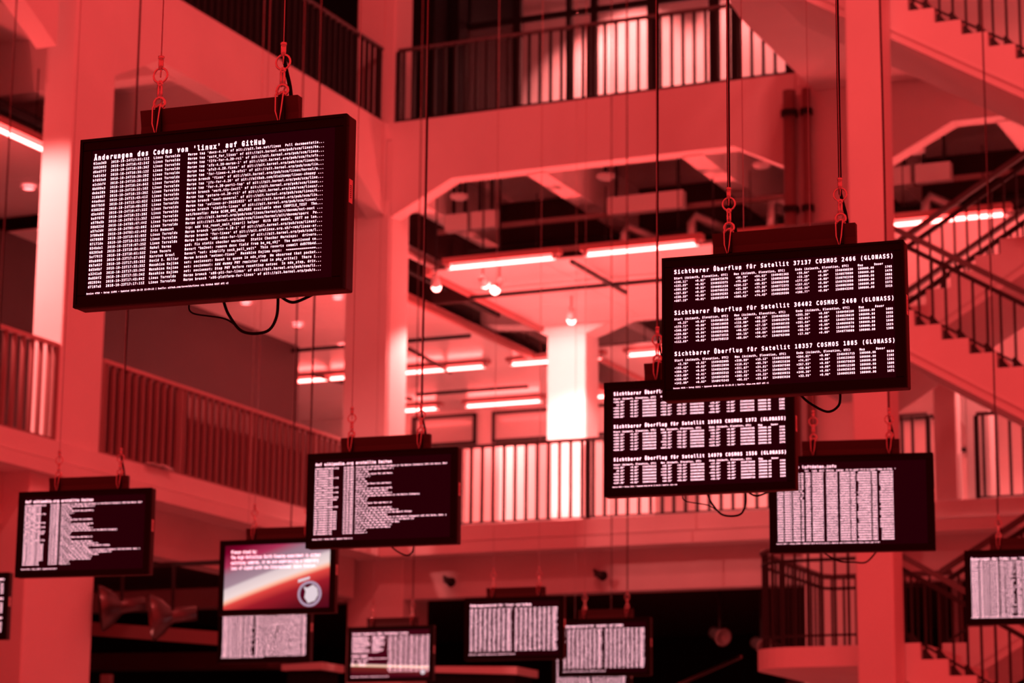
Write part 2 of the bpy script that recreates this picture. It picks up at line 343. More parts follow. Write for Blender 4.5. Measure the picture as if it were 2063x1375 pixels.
for k, (x, tx) in enumerate(((-14.6, -14.35), (-12.6, -12.4), (-15.4, -15.0), (-10.4, -10.4), (-8.4, -8.4))):
    spotlight((x, 35.6, 14.7), (tx, 37.2, 12.6 if k != 2 else 11.5), [650, 420, 420, 200, 110][k], 'spotlight above the glowing upper wall, %s' % ['second from the dark corner', 'near the middle mullions', 'closest to the dark corner', 'left of the stair landing', 'above the stair landing'][k], 85)
cab = MB().box(-13.75, -13.25, 36.2, 36.9, L2, L2 + 1.3).box(-14.1, -13.75, 36.3, 36.9, L2, L2 + 1.12).build('low_cabinet', 'dark_wall'); cab['label'] = 'low dark cabinet in front of the glowing upper wall'; cab['category'] = 'cabinet'
blk = thing('dark_wardrobe', 'tall black cabinet block beside the upper corner column', 'cabinet', (-17, 34.2, L2))
MB().box(-17.6, -16.6, 34.0, 34.58, L2, 14.9).build('cabinet_body', 'black_wall', blk)
for z in (11.6, 12.5, 13.4): MB().box(-17.5, -17.02, 33.97, 34.0, z, z + .75).build('door', 'dark_metal', blk)
# ------------------------------------------------------------------ railings
BAL = MB().box(-.014, .014, -.02, .02, 0, 1.0)
def rail_straight(label, p0, p1, pitch=.168, h=1.11, posts=(), m='rail_metal', hm='handrail', panel=None, depth_axis='y', group='gallery railings'):
    x0, y0, z0 = p0; x1, y1, z1 = p1
    t = thing('railing', label, 'railing', p0, group)
    d = Vector(p1) - Vector(p0); L = d.length; e = d.normalized()
    MB().bar((x0, y0, z0 + h), (x1, y1, z1 + h), .06, .045).build('handrail', hm, t)
    MB().bar((x0, y0, z0 + .03), (x1, y1, z1 + .03), .04, .02).build('bottom_rail', m, t)
    n = int(L / pitch)
    a = math.atan2(e.y, e.x)
    src = MB().box(-.017, .017, -.024, .024, .03, h - .02).build('baluster', m, t, local=True)
    src.location = e * (pitch * .5); src.rotation_euler = (0, 0, a)
    for i in range(1, n):
        q = child(src, t, e * (pitch * (i + .5)))
    for s_ in posts:
        q = Vector(p0) + e * s_
        MB().box(q.x - .03, q.x + .03, q.y - .03, q.y + .03, q.z - .05, q.z + h - .02).build('post', m, t)
    if panel: MB().bar(Vector(p0) + Vector(panel[0]) + Vector((0, 0, h / 2)), Vector(p1) + Vector(panel[0]) + Vector((0, 0, h / 2)), .02, h * .94).build('infill_panel', panel[1], t)
    return t
rail_straight('dark baluster railing along the upper back gallery before the glowing wall', (-15.72, YB + .04, L2), (-9.66, YB + .04, L2), posts=(0.0, 3.03, 6.0))
rail_straight('dark baluster railing along the upper left gallery running to the corner', (XA - .04, 12.0, L2), (XA - .04, YB - .12, L2), posts=(0.02, 6.5, 12.5, 18.8))
rail_straight('dark baluster railing along the lower back gallery before the bright partitions', (-15.72, YB + .04, L1), (-9.66, YB + .04, L1), posts=(0.0, 3.03, 6.0))
mat('rail_metal_lit', (.3, .16, .16), .5)  # railing metal copy, lightened for the light the side balusters catch
mat('handrail_lit', (.55, .35, .35), .45)  # same lit tone put into the handrail colour
rail_straight('baluster railing toned as if lit, backed by a panel along the lower left gallery', (XA - .04, 23.9, L1), (XA - .04, YB - .1, L1), pitch=.16, posts=(0.0, 1.75, 3.45, 5.2, 6.9), m='rail_metal_lit', hm='handrail_lit', panel=((-.12, 0, 0), 'mid_wall'))
rail_straight('baluster railing at the far left edge ending at the white column', (XA - .04, 14.0, L1), (XA - .04, 23.0, L1), posts=(0.0, 4.5, 8.95), m='rail_metal_lit', hm='handrail_lit')
rail_straight('black baluster railing of the lower gallery right of the flat pier', (-7.28, YB + .04, L1), (-2.9, YB + .04, L1), pitch=.172, posts=(0.0, 4.3))
rail_straight('short black railing between wide column and flat pier', (-8.4, YB + .3, L1), (-7.98, YB + .3, L1), pitch=.14, h=1.2, posts=(0.0, .42))
# ------------------------------------------------------------------ staircase
RISE, TR = .1775, .297
YS0, YS1 = 25.7, 27.5
def steps_poly(x_in, z_in, n_up, n_down, depth=.40):
    """x_in,z_in: an inner tread corner (foot of a riser). Returns outline going right-down."""
    pts = []; x = x_in - n_up * TR; z = z_in + n_up * RISE
    top = []
    for i in range(n_up + n_down):
        top += [(x, z + RISE), (x, z)] if i else [(x, z)]
        x += TR
        z -= RISE
        top += [(x, z + RISE)]
    xs, zs = x_in - n_up * TR, z_in + n_up * RISE
    return top, (xs, zs), (x, z + RISE)
def flight(label, x_in, z_in, n_up, n_down, y0, y1, direction=1, feet=True, rails=(0,), slab=.42, group='stair flights', lead=True, railcut=None):
    # direction +1: descends towards +X ; -1: ascends towards +X
    t = thing('stair_flight', label, 'stairs', (x_in, y0, z_in), group)
    n = n_up + n_down
    xs = x_in - n_up * TR; zs = z_in + direction * n_up * RISE
    top = [(xs, zs)]; x, z = xs, zs
    for i in range(n):
        if direction > 0: top += [(x + TR, z), (x + TR, z - RISE)]
        else: top += [(x, z + RISE), (x + TR, z + RISE)]
        x += TR; z -= direction * RISE
    low = [(x, z - slab), (xs, zs - slab)]
    MB().prism(top + low, 'y', y0, y1).build('step_body', 'plaster', t)
    # thin raised strip, slightly darker, standing in for a faint shadow line
    MB().prism([(xs, zs - .30), (x, z - .30), (x, z - .325), (xs, zs - .325)], 'y', y0 - .012, y0).build('stringer_shade', 'concrete', t)
    sl = -direction * RISE / TR
    for r_i in rails:
        yr = (y0 + .05) if r_i == 0 else (y1 - .05)
        ln = lambda h, xx: (xx, yr, zs + (xx - xs) * sl + h)
        MB().bar(ln(1.0, xs), ln(1.0, x), .07, .06).build('handrail', 'handrail', t)
        MB().bar(ln(.86, xs), ln(.86, x), .05, .05).build('upper_rail', 'rail_metal', t)
        MB().bar(ln(.17, xs), ln(.17, x), .025, .025).build('lower_rail', 'rail_metal', t)
        for k in range(n):
            fx = xs + TR * k + .05
            tz = zs - direction * RISE * k if direction > 0 else zs + RISE * (k + 1)
            for j, dx in enumerate((0, .15)):
                bx = fx + dx
                topz = zs + (bx - xs) * sl + .86
                MB().box(bx - .012, bx + .012, yr - .012, yr + .012, tz, topz).build('baluster', 'rail_metal', t)
                if feet: MB().prism([(bx - .035, tz), (bx + .085, tz), (bx - .005, tz + .11), (bx - .035, tz + .11)], 'y', yr - .015, yr + .015).build('foot_bracket', 'rail_metal', t)
    return t
flight('upper right stair flight descending to the right with black railing', -6.66, 9.33, 6, 9, YS0, YS1)
flight('middle stair flight descending to the right beside the upper right monitor', -6.68, 5.73, 1, 10, YS0, YS1)
flight('lowest stair flight descending to the right at the bottom right corner', -6.70, 2.12, 1, 10, YS0, YS1)
flight('return flight rising to the right behind the middle stair railing', -7.95, 5.9, 0, 14, 27.75, 29.55, -1, feet=False, rails=(0, 1))
flight('return flight rising to the right behind the monitor at the right edge', -6.98, 2.29, 0, 10, 27.75, 29.55, -1, feet=False, rails=(0, 1))
# landings
def rounded(x0, x1, y0, y1, r0, n=8):
    pts = [(x1, y0)]
    pts += [(x0 + r0 - r0 * math.sin(a), y0 + r0 - r0 * math.cos(a)) for a in [i * math.pi / 2 / n for i in range(n + 1)]]
    pts += [(x0 + .0, y1), (x1, y1)]
    return pts
def landing(label, z, x0, x1, y0, y1, r0, th=.22):
    o = MB().prism(rounded(x0, x1, y0, y1, r0), 'z', z - th, z).build('stair_landing', 'plaster'); o['label'] = label; o['category'] = 'landing'; o['group'] = 'stair landings'; return o
landing('rounded white stair landing at the bottom right before the slim column', 2.29, -8.66, -6.998, 25.7, 29.6, .55)
landing('middle stair landing hidden behind the upper right monitor', 5.90, -8.66, -6.978, 25.7, 27.74, .55)
landing('rear part of the middle stair landing at the return flight', 5.90, -8.66, -7.96, 27.74, 29.6, .02)
# upper landing: straight edge towards the back wall, sweeping front curve
pts = [(-8.45, 30.94), (-9.33, 30.94), (-9.33, 28.2)] + [(-9.33 + .93 * (1 - math.cos(a)), 28.2 - 2.5 * math.sin(a)) for a in [i * math.pi / 2 / 8 for i in range(1, 8)]] + [(-8.45, 25.7)]
o = MB().prism(pts, 'z', 10.27, L2).build('stair_landing', 'plaster'); o['label'] = 'large upper stair landing seen from below at the top right'; o['category'] = 'landing'; o['group'] = 'stair landings'
o = MB().box(-8.45, -5.0, 27.5, 30.94, 10.27, L2).build('stair_landing', 'plaster'); o['label'] = 'upper landing slab continuing right of the slim column'; o['category'] = 'landing'; o['group'] = 'stair landings'
struct('beam_landing', MB().box(-7.35, -7.0, 27.6, 31, 9.98, 10.268), 'plaster')
def path_rail(label, pts, h=1.08, pitch=.15, group='landing railings'):
    t = thing('railing', label, 'railing', pts[0], group)
    P = [Vector(p) for p in pts]
    MB().tube([p + Vector((0, 0, h)) for p in P], .035, 6).build('handrail', 'handrail', t)
    MB().tube([p + Vector((0, 0, h - .14)) for p in P], .02, 6).build('upper_rail', 'rail_metal', t)
    MB().tube([p + Vector((0, 0, .12)) for p in P], .014, 6).build('lower_rail', 'rail_metal', t)
    acc = 0.; nxt = .02; src = None; loc0 = world_loc(t) - Vector((0, 0, CZ))
    for a, b in zip(P, P[1:]):
        L = (b - a).length
        while nxt < acc + L:
            q = a + (b - a) * ((nxt - acc) / L) - loc0
            if src is None: src = MB().box(-.012, .012, -.012, .012, 0, h - .02).build('baluster', 'rail_metal', t, local=True); src.location = q
            else: child(src, t, q)
            nxt += pitch
        acc += L
    return t
def arc_pts(z): return [(-7.02, 25.76, z), (-8.1, 25.76, z)] + [(-8.1 - .5 * math.sin(a), 26.26 - .5 * math.cos(a), z) for a in [i * math.pi / 2 / 6 for i in range(1, 7)]] + [(-8.6, 28.5, z), (-8.5, 28.6, z), (-7.05, 28.6, z)]
path_rail('dark railing around the bottom right stair landing', arc_pts(2.29))
path_rail('dark railing around the middle stair landing above the upper right monitor', arc_pts(5.90)[:9])
path_rail('dark curved railing on the upper landing at the very top', [(-9.3, 30.9, L2), (-9.3, 28.2, L2)] + [(-9.3 + .9 * (1 - math.cos(a)), 28.2 - 2.4 * math.sin(a), L2) for a in [i * math.pi / 2 / 6 for i in range(1, 7)]])
# ------------------------------------------------------------------ drain pipes on the wide column
for x, rr, lab in ((-9.66, .09, 'thick vertical drain pipe on the wide column'), (-9.42, .06, 'thinner vertical pipe right beside the thick drain pipe')):
    t = thing('drain_pipe', lab, 'pipe', (x, 30.85, L1), 'drain pipes')
    MB().tube([(x, 30.82, L1 + .1), (x, 30.82, 10.27)], rr, 12).build('pipe_run', 'pipe_paint', t, smooth=True)
    for z in (8.6, 9.95, 7.2): MB().lathe([(rr, -.04), (rr + .03, -.04), (rr + .03, .04), (rr, .04)], (x, 30.82, z), (0, 0, 1), 12).build('pipe_clamp', 'dark_metal', t)
# ------------------------------------------------------------------ service equipment in the bays
for k, (x, z) in enumerate(((-15.16, 9.66), (-12.82, 9.72), (-10.45, 9.64), (-8.23, 9.60))):
    t = thing('pendant_lamp', ['small disc lamp in the first coffer beside the corner column', 'small disc lamp in the coffer between the two ribs', 'small disc lamp left of the drain pipes', 'small disc lamp right of the slim stair column'][k], 'lamp', (x, 32.0, z), 'disc lamps in the coffers')
    MB().tube([(x, 32, z + .01), (x, 32, 10.3)], .035, 8).build('stem', 'dark_metal', t)
    MB().lathe([(.0, .02), (.13, .01), (.14, -.02), (.1, -.05), (.0, -.05)], (x, 32, z), (0, 0, 1), 18).build('disc', 'fixture_white', t, smooth=True)
rod = pipe('long round bar crossing the bay that carries the pale light boxes', [(-16.0, 33.0, 9.42), (-3.5, 33.0, 9.42)], .045)
def light_box(x0, x1, label):
    t = thing('light_box', label, 'sign', ((x0 + x1) / 2, 32.9, 9.32), 'pale boxes on the round bar')
    MB().box(x0, x1, 32.78, 32.94, 9.36, 9.62).build('box_body', 'fixture_white', t)
    
    for xb in (x0 + .08, x1 - .12): MB().box(xb, xb + .04, 32.86, 32.9, 9.62, 10.33).build('bracket', 'dark_metal', t)
    return t
light_box(-15.77, -15.38, 'pale square box left of its twin near the corner column')
light_box(-15.33, -14.93, 'pale square box right of its twin near the corner column')
lb = light_box(-13.1, -11.92, 'long pale box above the duct elbows, widest on the round bar')
light_box(-8.95, -8.52, 'pale box just right of the slim stair column')
light_box(-8.45, -7.95, 'pale box second from the slim stair column')
for k, (x, z0, z1) in enumerate(((-13.05, 8.85, 9.3), (-11.98, 8.85, 9.36), (-10.75, 8.9, 9.5), (-8.45, 8.75, 9.3))):
    t = thing('duct_elbow', ['pipe elbow below the left end of the long sign box', 'pipe elbow below the right end of the long sign box', 'pale pipe elbow above the bar of the upper right monitor', 'vertical duct elbow right of the slim stair column'][k], 'duct', (x, 33.35, z0), 'duct elbows')
    MB().tube([(x, 33.35, z0), (x, 33.35, z1 - .1), (x + .05, 33.37, z1), (x + .22, 33.5, z1 - .08), (x + .5, 33.8, z1 - .2)], .075, 10).build('duct_run', 'duct_steel', t, smooth=True)
    MB().lathe([(.075, -.03), (.095, -.03), (.095, .03), (.075, .03)], (x, 33.35, z0 + .15), (0, 0, 1), 12).build('flange', 'pipe_paint', t)
for k, (x0, x1, y, z, rr) in enumerate(((-12.7, -12.15, 33.95, 9.15, .04), (-16, -3, 34.2, 9.3, .12), (-15.0, -13.3, 33.1, 8.98, .05), (-12.8, -4, 33.2, 8.9, .035))):
    pipe(['thin bright pipe between the duct elbows', 'thick dark duct crossing high behind the light boxes', 'short red pipe above the front tube lamp', 'thin pipe above the row of tube lamps'][k], [(x0, y, z), (x1, y, z)], rr, ['duct_steel', 'dark_metal', 'pipe_paint', 'duct_steel'][k])
for k, (y, z) in enumerate(((24.9, 9.2), (26.6, 9.35), (22.0, 9.25))):
    pipe(['dark pipe in the side gallery ceiling beyond the white column', 'second dark pipe in the side gallery ceiling', 'dark pipe at the upper left corner'][k], [(-18.0 - .2 * k, y - 5, z), (-18.0 - .2 * k, y + 5, z)], .06, 'dark_metal')
# recessed downlights
for k, (x, y, z) in enumerate(((-19.59, 33.42, 8.7), (-19.63, 35.21, 8.7), (-18.05, 33.65, 8.7), (-19.73, 37.0, 8.7), (-19.3, 27.0, 8.93), (-21.2, 29.6, 8.7), (-8.0, 36.2, 8.7))):
    t = thing('downlight', ['round ceiling downlight directly under the monitor cable loop', 'round downlight seen left of the corner column', 'round downlight at the lower right corner of the big code monitor', 'round downlight touching the corner column outline', 'round downlight at the far left below the long tube lamp', 'lower round downlight at the far left', 'round downlight by the stairs'][k], 'lamp', (x, y, z), 'recessed downlights')
    MB().lathe([(.075, 0), (.11, 0), (.11, -.015), (.075, -.015)], (x, y, z), (0, 0, 1), 16).build('ring', 'fixture_white', t)
    MB().lathe([(.0, -.008), (.075, -.008), (.075, .02)], (x, y, z), (0, 0, 1), 16).build('lens', 'spot_dot', t)
# security cameras on the lower beam
for k, x in enumerate((-14.86, -12.57)):
    t = thing('security_camera', ['small black camera on the lower beam below the centre monitor', 'small black camera on the lower beam right of the paired wires'][k], 'camera', (x, 31.35, 3.83), 'small cameras on the beam')
    MB().lathe([(0, -.12), (.05, -.12), (.055, .06), (.07, .09), (0, .09)], (x, 31.2, 3.83), (.6, -.6, -.2), 12).build('camera_body', 'dark_metal', t, smooth=True)
    MB().tube([(x - .02, 31.24, 3.85), (x - .16, 31.37, 3.92)], .022, 8).build('arm', 'dark_metal', t)
# ------------------------------------------------------------------ ground floor: par lamps, bars, boxes in the dark
def par_lamp(c, label):
    t = thing('par_lamp', label, 'lamp', (c[0], c[1], c[2] + .35), 'large bell lamps in the dark')
    ax = (-.75, -.55, -.12)
    MB().lathe([(.27, .16), (.26, .12), (.2, .02), (.11, -.06), (.085, -.1), (.085, -.36), (.0, -.36)], c, ax, 24).build('reflector', 'lamp_metal', t, smooth=True)
    MB().lathe([(.0, .1), (.05, .1), (.06, .02)], c, ax, 12).build('bulb', 'fixture_red', t, smooth=True)
    MB().tube([(c[0] + .1, c[1], c[2]), (c[0] + .1, c[1], 3.25)], .02, 8).build('yoke', 'dark_metal', t)
par_lamp((-15.75, 24.1, 2.82), 'large bell shaped lamp left of its twin below the left monitor')
par_lamp((-15.0, 24.0, 2.68), 'large bell shaped lamp right of its twin below the left monitor')
def bar_thing(name, label, cat, p0, p1, w, h, m):
    o = MB().bar(p0, p1, w, h).build(name, m); o['label'] = label; o['category'] = cat; return o
bar_thing('lighting_truss', 'long dark bar that carries the bell lamps', 'truss', (-15.8, 24.1, 3.28), (-13.6, 24.1, 3.28), .05, .05, 'dark_metal')
bar_thing('ground_beam', 'dark bar with a lit top edge below the bell lamps', 'bar', (-17.3, 26.0, 2.78), (-15.4, 26.4, 2.62), .12, .16, 'pipe_paint')
bar_thing('counter_edge', 'long dark red ledge low at the left below the dense monitor', 'ledge', (-20.5, 30.2, 2.75), (-16.9, 30.0, 2.68), .5, .22, 'dark_wall')
def kiosk(label, x0, x1, y0, y1, z, slope):
    t = thing('kiosk', label, 'kiosk', ((x0 + x1) / 2, (y0 + y1) / 2, G), 'dark kiosks with pale tops')
    MB().box(x0 + .06, x1 - .06, y0 + .06, y1 - .06, G, z - .03).build('kiosk_body', 'black_wall', t)
    MB().prism([(x0, z - .03), (x1, z - .03 + slope), (x1, z + .07 + slope), (x0, z + .05)], 'y', y0, y1).build('kiosk_top', 'fixture_white', t)
kiosk('dark kiosk with a pale flat top below the dense monitor', -16.75, -16.12, 29.85, 30.5, 2.56, 0)
kiosk('dark kiosk with a pale wedge shaped top between the two low centre monitors', -14.5, -13.1, 29.6, 30.3, 2.47, -.06)
bar_thing('pale_box', 'small pale box at the bottom edge beside the left column', 'box', (-19.75, 30.0, 2.45), (-19.6, 30.0, 2.45), .1, .2, 'fixture_white')
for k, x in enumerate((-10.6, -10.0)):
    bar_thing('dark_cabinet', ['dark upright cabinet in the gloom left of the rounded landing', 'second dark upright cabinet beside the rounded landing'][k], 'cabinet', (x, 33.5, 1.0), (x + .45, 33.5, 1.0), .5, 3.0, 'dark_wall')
for k, (p0, p1) in enumerate((((-9.3, 33.5, 1.5), (-9.3, 33.5, 3.9)), ((-8.2, 33.5, 1.2), (-8.2, 33.5, 3.9)), ((-5.9, 33.5, 1.2), (-5.9, 33.5, 3.9)), ((-5.4, 33.5, 1.2), (-5.4, 33.5, 3.9)))):
    bar_thing('wall_post', ['upright pale post behind the landing railing', 'second upright post behind the landing railing', 'upright post behind the stairs right of the slim column', 'second upright post behind the stairs'][k], 'post', p0, p1, .12, .12, 'concrete')
bar_thing('guy_rod', 'thin diagonal rod rising from the bottom edge to the rounded landing', 'rod', (-10.6, 28, 1.95), (-8.9, 26.3, 2.25), .03, .03, 'steel')
for k, (x, z) in enumerate(((-11.2, 3.05), (-10.6, 2.9), (-6.3, 3.4))):
    t = thing('stage_lamp', ['small stage lamp in the gloom right of the paired low monitors', 'stage lamp on a bracket left of the rounded landing', 'round stage lamp behind the lowest stair rail'][k], 'lamp', (x, 32.2, z + .2), 'stage lamps under the gallery')
    MB().lathe([(0, -.2), (.08, -.18), (.1, .05), (.13, .1), (.11, .1), (.0, .04)], (x, 32.2, z), (.7, -.6, -.3), 14).build('lamp_head', 'duct_steel', t, smooth=True)
    MB().bar((x, 32.2, z), (x, 32.2, 3.9), .03, .03).build('bracket', 'dark_metal', t)
# crumpled cloth on the lower ledge
mb = MB(); n = 10
for i in range(n + 1):
    for j in range(3):
        mb.v.append((XA + .02 + .05 * j, 24.75 + .055 * i, L1 + .02 + (.05 * random.random() if 0 < i < n else 0) * (1 if j == 1 else .4)))
for i in range(n):
    for j in range(2): mb.f.append((i * 3 + j, i * 3 + j + 1, (i + 1) * 3 + j + 1, (i + 1) * 3 + j))
o = mb.build('crumpled_foil', 'steel', smooth=True); o['label'] = 'crumpled pale strip lying on the lower left gallery ledge'; o['category'] = 'foil'
sol = o.modifiers.new('s', 'SOLIDIFY'); sol.thickness = .008
# ------------------------------------------------------------------ text meshes
FONT = None
try:
    FONT = bpy.data.fonts.load(os.path.join(bpy.utils.system_resource('DATAFILES', path='fonts'), 'DejaVuSansMono.woff2'))
except Exception:
    FONT = None
_g = {}
def glyph(ch, bold, res):
    k = (ch, bold, res)
    if k in _g: return _g[k]
    cu = bpy.data.curves.new('g', 'FONT'); cu.body = ch; cu.size = 1; cu.resolution_u = res; cu.offset = .03 if bold else .016
    if FONT: cu.font = FONT
    o = bpy.data.objects.new('g', cu); C.objects.link(o); dg = bpy.context.evaluated_depsgraph_get(); dg.update()
    me = bpy.data.meshes.new_from_object(o.evaluated_get(dg)); me.calc_loop_triangles()
    vs = [(v.co.x, v.co.y) for v in me.vertices]
    if not FONT and vs:
        cx = (min(a for a, b in vs) + max(a for a, b in vs)) / 2; vs = [(a - cx + .3, b) for a, b in vs]
    tr = [tuple(t.vertices) for t in me.loop_triangles]
    bpy.data.objects.remove(o); bpy.data.curves.remove(cu); bpy.data.meshes.remove(me)
    _g[k] = (vs, tr); return _g[k]
SW, SH = .966, .542        # visible display
class Txt:                 # x from display left, y down from display top, metres
    def __init__(s, res=2): s.v = []; s.f = []; s.res = res
    def put(s, x, y, text, adv, bold=False, em=None, clip=None, prop=False):
        em = (em or adv / .602) * 1.26
        for i, ch in enumerate(text):
            if ch != ' ':
                gx = x + i * adv
                if clip is not None and gx + adv * .55 > clip: break
                vs, tr = glyph(ch, bold, s.res); n = len(s.v)
                s.v += [(-.479 + gx + a * adv / .602, -.0015, .264 - y + b * em) for a, b in vs]
                s.f += [(n + a, n + b, n + c) for a, b, c in tr]
        return s
    def build(s, parent, name='screen_text', m='text'):
        me = bpy.data.meshes.new(name); me.from_pydata(s.v, [], s.f); me.materials.append(MT[m])
        o = bpy.data.objects.new(name, me); C.objects.link(o); o.parent = parent; return o
A, TA = .0078, .01605      # advances of body and title lines
def code_rows():
    L = """01aa3d5|2018-10-24T17:01:11Z|Linus Torvalds|Merge tag 'docs-4.20' of git://git.lwn.net/linux  Pull documentatio...
5993692|2018-10-24T16:42:24Z|Linus Torvalds|Merge tag 'ext4_for_linus' of git://git.kernel.org/pub/scm/linux/ke...
d6edff7|2018-10-24T16:39:36Z|Linus Torvalds|Merge tag 'f2fs-for-4.20-rc1' of git://git.kernel.org/pub/scm/linux...
fe0142d|2018-10-24T16:36:12Z|Linus Torvalds|Merge tag 'xfs-4.20-merge-1' of git://git.kernel.org/pub/scm/fs/xfs...
bfd93a8|2018-10-24T16:30:39Z|Linus Torvalds|Merge tag 'gfs2-4.20.fixes' of git://git.kernel.org/pub/scm/linux/k...
e1cbbf4|2018-10-24T16:28:03Z|Linus Torvalds|Merge tag 'for-linus-4.20-ofs1' of git://git.kernel.org/pub/scm/lin...
6b609e3|2018-10-24T16:24:04Z|Linus Torvalds|Merge branch 'fixes' of git://git.kernel.org/pub/scm/linux/kernel/g...
deba28b|2018-10-24T16:22:16Z|Linus Torvalds|Merge tag 'jfs-for-4.20' of git://github.com/kleikamp/linux-shaggy ...
318b067|2018-10-24T16:15:26Z|Linus Torvalds|Merge tag 'for-4.20-part1-tag' of git://git.kernel.org/pub/scm/linu...
44adbac|2018-10-24T13:43:41Z|Linus Torvalds|Merge branch 'work.tty-ioctl' of git://git.kernel.org/pub/scm/linux...
08ffb58|2018-10-24T13:42:02Z|Linus Torvalds|Merge tag 'pstore-v4.20-rc1' of git://git.kernel.org/pub/scm/linux/...
638820d|2018-10-24T10:49:35Z|Linus Torvalds|Merge branch 'next-general' of git://git.kernel.org/pub/scm/linux/k...
d5e4d81|2018-10-24T10:47:32Z|Linus Torvalds|Merge tag 'selinux-pr-20181022' of git://git.kernel.org/pub/scm/lin...
ba9f6f8|2018-10-24T10:22:39Z|Linus Torvalds|Merge branch 'siginfo-linus' of git://git.kernel.org/pub/scm/linux/...
a978a5b|2018-10-24T07:11:35Z|Linus Torvalds|net/kconfig: Make QCOM_QMI_HELPERS available when COMPILE_TEST  The...
50b825d|2018-10-24T05:47:44Z|Linus Torvalds|Merge git://git.kernel.org/pub/scm/linux/kernel/git/davem/net-next ...
a97a2d4|2018-10-24T05:42:00Z|Linus Torvalds|Merge git://git.kernel.org/pub/scm/linux/kernel/git/davem/sparc  Pu...
3f80e08|2018-10-24T02:42:44Z|Eric Dumazet|tcp: add tcp_reset_xmit_timer() helper  With EDT model, SRTT no lon...
4478688|2018-10-23T19:02:03Z|Linus Torvalds|Merge branch 'parisc-4.20-1' of git://git.kernel.org/pub/scm/linux/...
07171da|2018-10-23T18:32:10Z|Linus Torvalds|Merge branch 'for-linus' of git://git.armlinux.org.uk/~rmk/linux-ar...
034bda1|2018-10-23T18:07:25Z|Linus Torvalds|Merge branch 'x86-vdso-for-linus' of git://git.kernel.org/pub/scm/l...
68203a6|2018-10-23T18:04:44Z|Rahul Verma|qed: fix static checker warning   Static Checker Warnings:  drivers...
5ef7915|2018-10-23T18:01:53Z|Ivan Vecera|Revert "be2net: remove desc field from be_eq_obj"  The mentioned co...
89ab066|2018-10-23T17:57:06Z|Karsten Graul|Revert "net: simplify sock_poll_wait"  This reverts commit dd979b4d...
6b7a02f|2018-10-23T17:55:35Z|David S. Miller|Merge branch 'netsec-fixes'  Masahisa Kojima says:  ===============...
8d5b0bf|2018-10-23T17:55:35Z|Masahisa Kojima|net: socionext: Reset tx queue in ndo_stop  We observed that packet...
a3241a9|2018-10-23T17:55:34Z|Masahisa Kojima|net: socionext: Add dummy PHY register read in phy_write()  There i...
8e850f2|2018-10-23T17:55:34Z|Masahisa Kojima|net: socionext: Stop PHY before resetting netsec  In ndo_stop, driv...
d82924c|2018-10-23T17:43:04Z|Linus Torvalds|Merge branch 'x86-pti-for-linus' of git://git.kernel.org/pub/scm/li...
d7197a5|2018-10-23T17:17:11Z|Linus Torvalds|Merge branch 'x86-platform-for-linus' of git://git.kernel.org/pub/s..."""
    return [l.split('|') for l in L.split('\n')]
def scr_code(res=2, dense=False, title="Änderungen des Codes von 'linux' auf GitHub"):
    t = Txt(res); t.put(.006, .030, title, TA, bold=True, em=.0265)
    rows = code_rows()
    for i in range(30):
        h, d, n, m = rows[i]; y = .0465 + .0159 * i
        t.put(.004, y, h, A).put(.004 + 9.3 * A, y, d, A).put(.004 + 31.4 * A, y, n, A).put(.004 + 49.2 * A, y, m, .98 * A * 1.0)
        if dense:
            y += .008
    t.put(-.001, .531, 'Device 4750 • Setup 11404 • Updated 2018-10-25 11:29:12 | Quelle: github.com/torvalds/linux via GitHub REST API v3', .00497, em=.0088)
    return t
SAT = """+146.11 0.02 1540473470 +90.79 54.63 1540481365 +38.84 1540490530 1705|+122.85 0.02 1540553375 +75.48 38.24 1540562500 +23.19 1540570680 1470|+286.83 0.03 1540681430 +250.12 86.82 1540692640 +177.43 1540702250 2082|+257.83 0.02 1540760135 +31.26 77.38 1540772375 +157.61 1540782050 2375|+230.33 0.03 1540839265 +347.41 69.01 1540850665 +135.34 1540863000 2373|+207.19 0.01 1540919140 +308.02 74.45 1540929350 +108.77 1540942295 2315
+0.22 0.03 1540480110 +330.30 10.65 1540483925 +285.36 1540490160 1005|+179.71 0.00 1540510055 +115.00 68.22 1540519470 +43.01 1540530610 3055|+348.45 0.01 1540560095 +318.40 27.18 1540566195 +281.64 1540573490 1250|+159.60 0.04 1540591465 +48.83 67.52 1540600035 +48.95 1540609870 1840|+137.70 0.02 1540673515 +84.16 50.66 1540681005 +30.78 1540689730 1623|+112.69 0.03 1540750215 +68.64 34.41 1540762400 +17.00 1540770000 1386
+2.70 0.02 1540482085 +339.99 15.13 1540485690 +294.82 1540491715 9630|+183.43 0.03 1540512030 +118.41 89.70 1540521630 +74.07 1540533055 2102|+350.75 0.02 1540563050 +321.07 24.81 1540567500 +267.03 1540575020 1201|+163.60 0.01 1540593315 +102.31 71.54 1540602075 +50.04 1540612180 1806|+338.99 0.01 1540643635 +305.45 30.22 1540650035 +240.36 1540658145 1451|+142.09 0.03 1540675245 +86.31 53.55 1540683030 +33.55 1540691955 1671"""
SAT = [[q.split() for q in l.split('|')] for l in SAT.split('\n')]
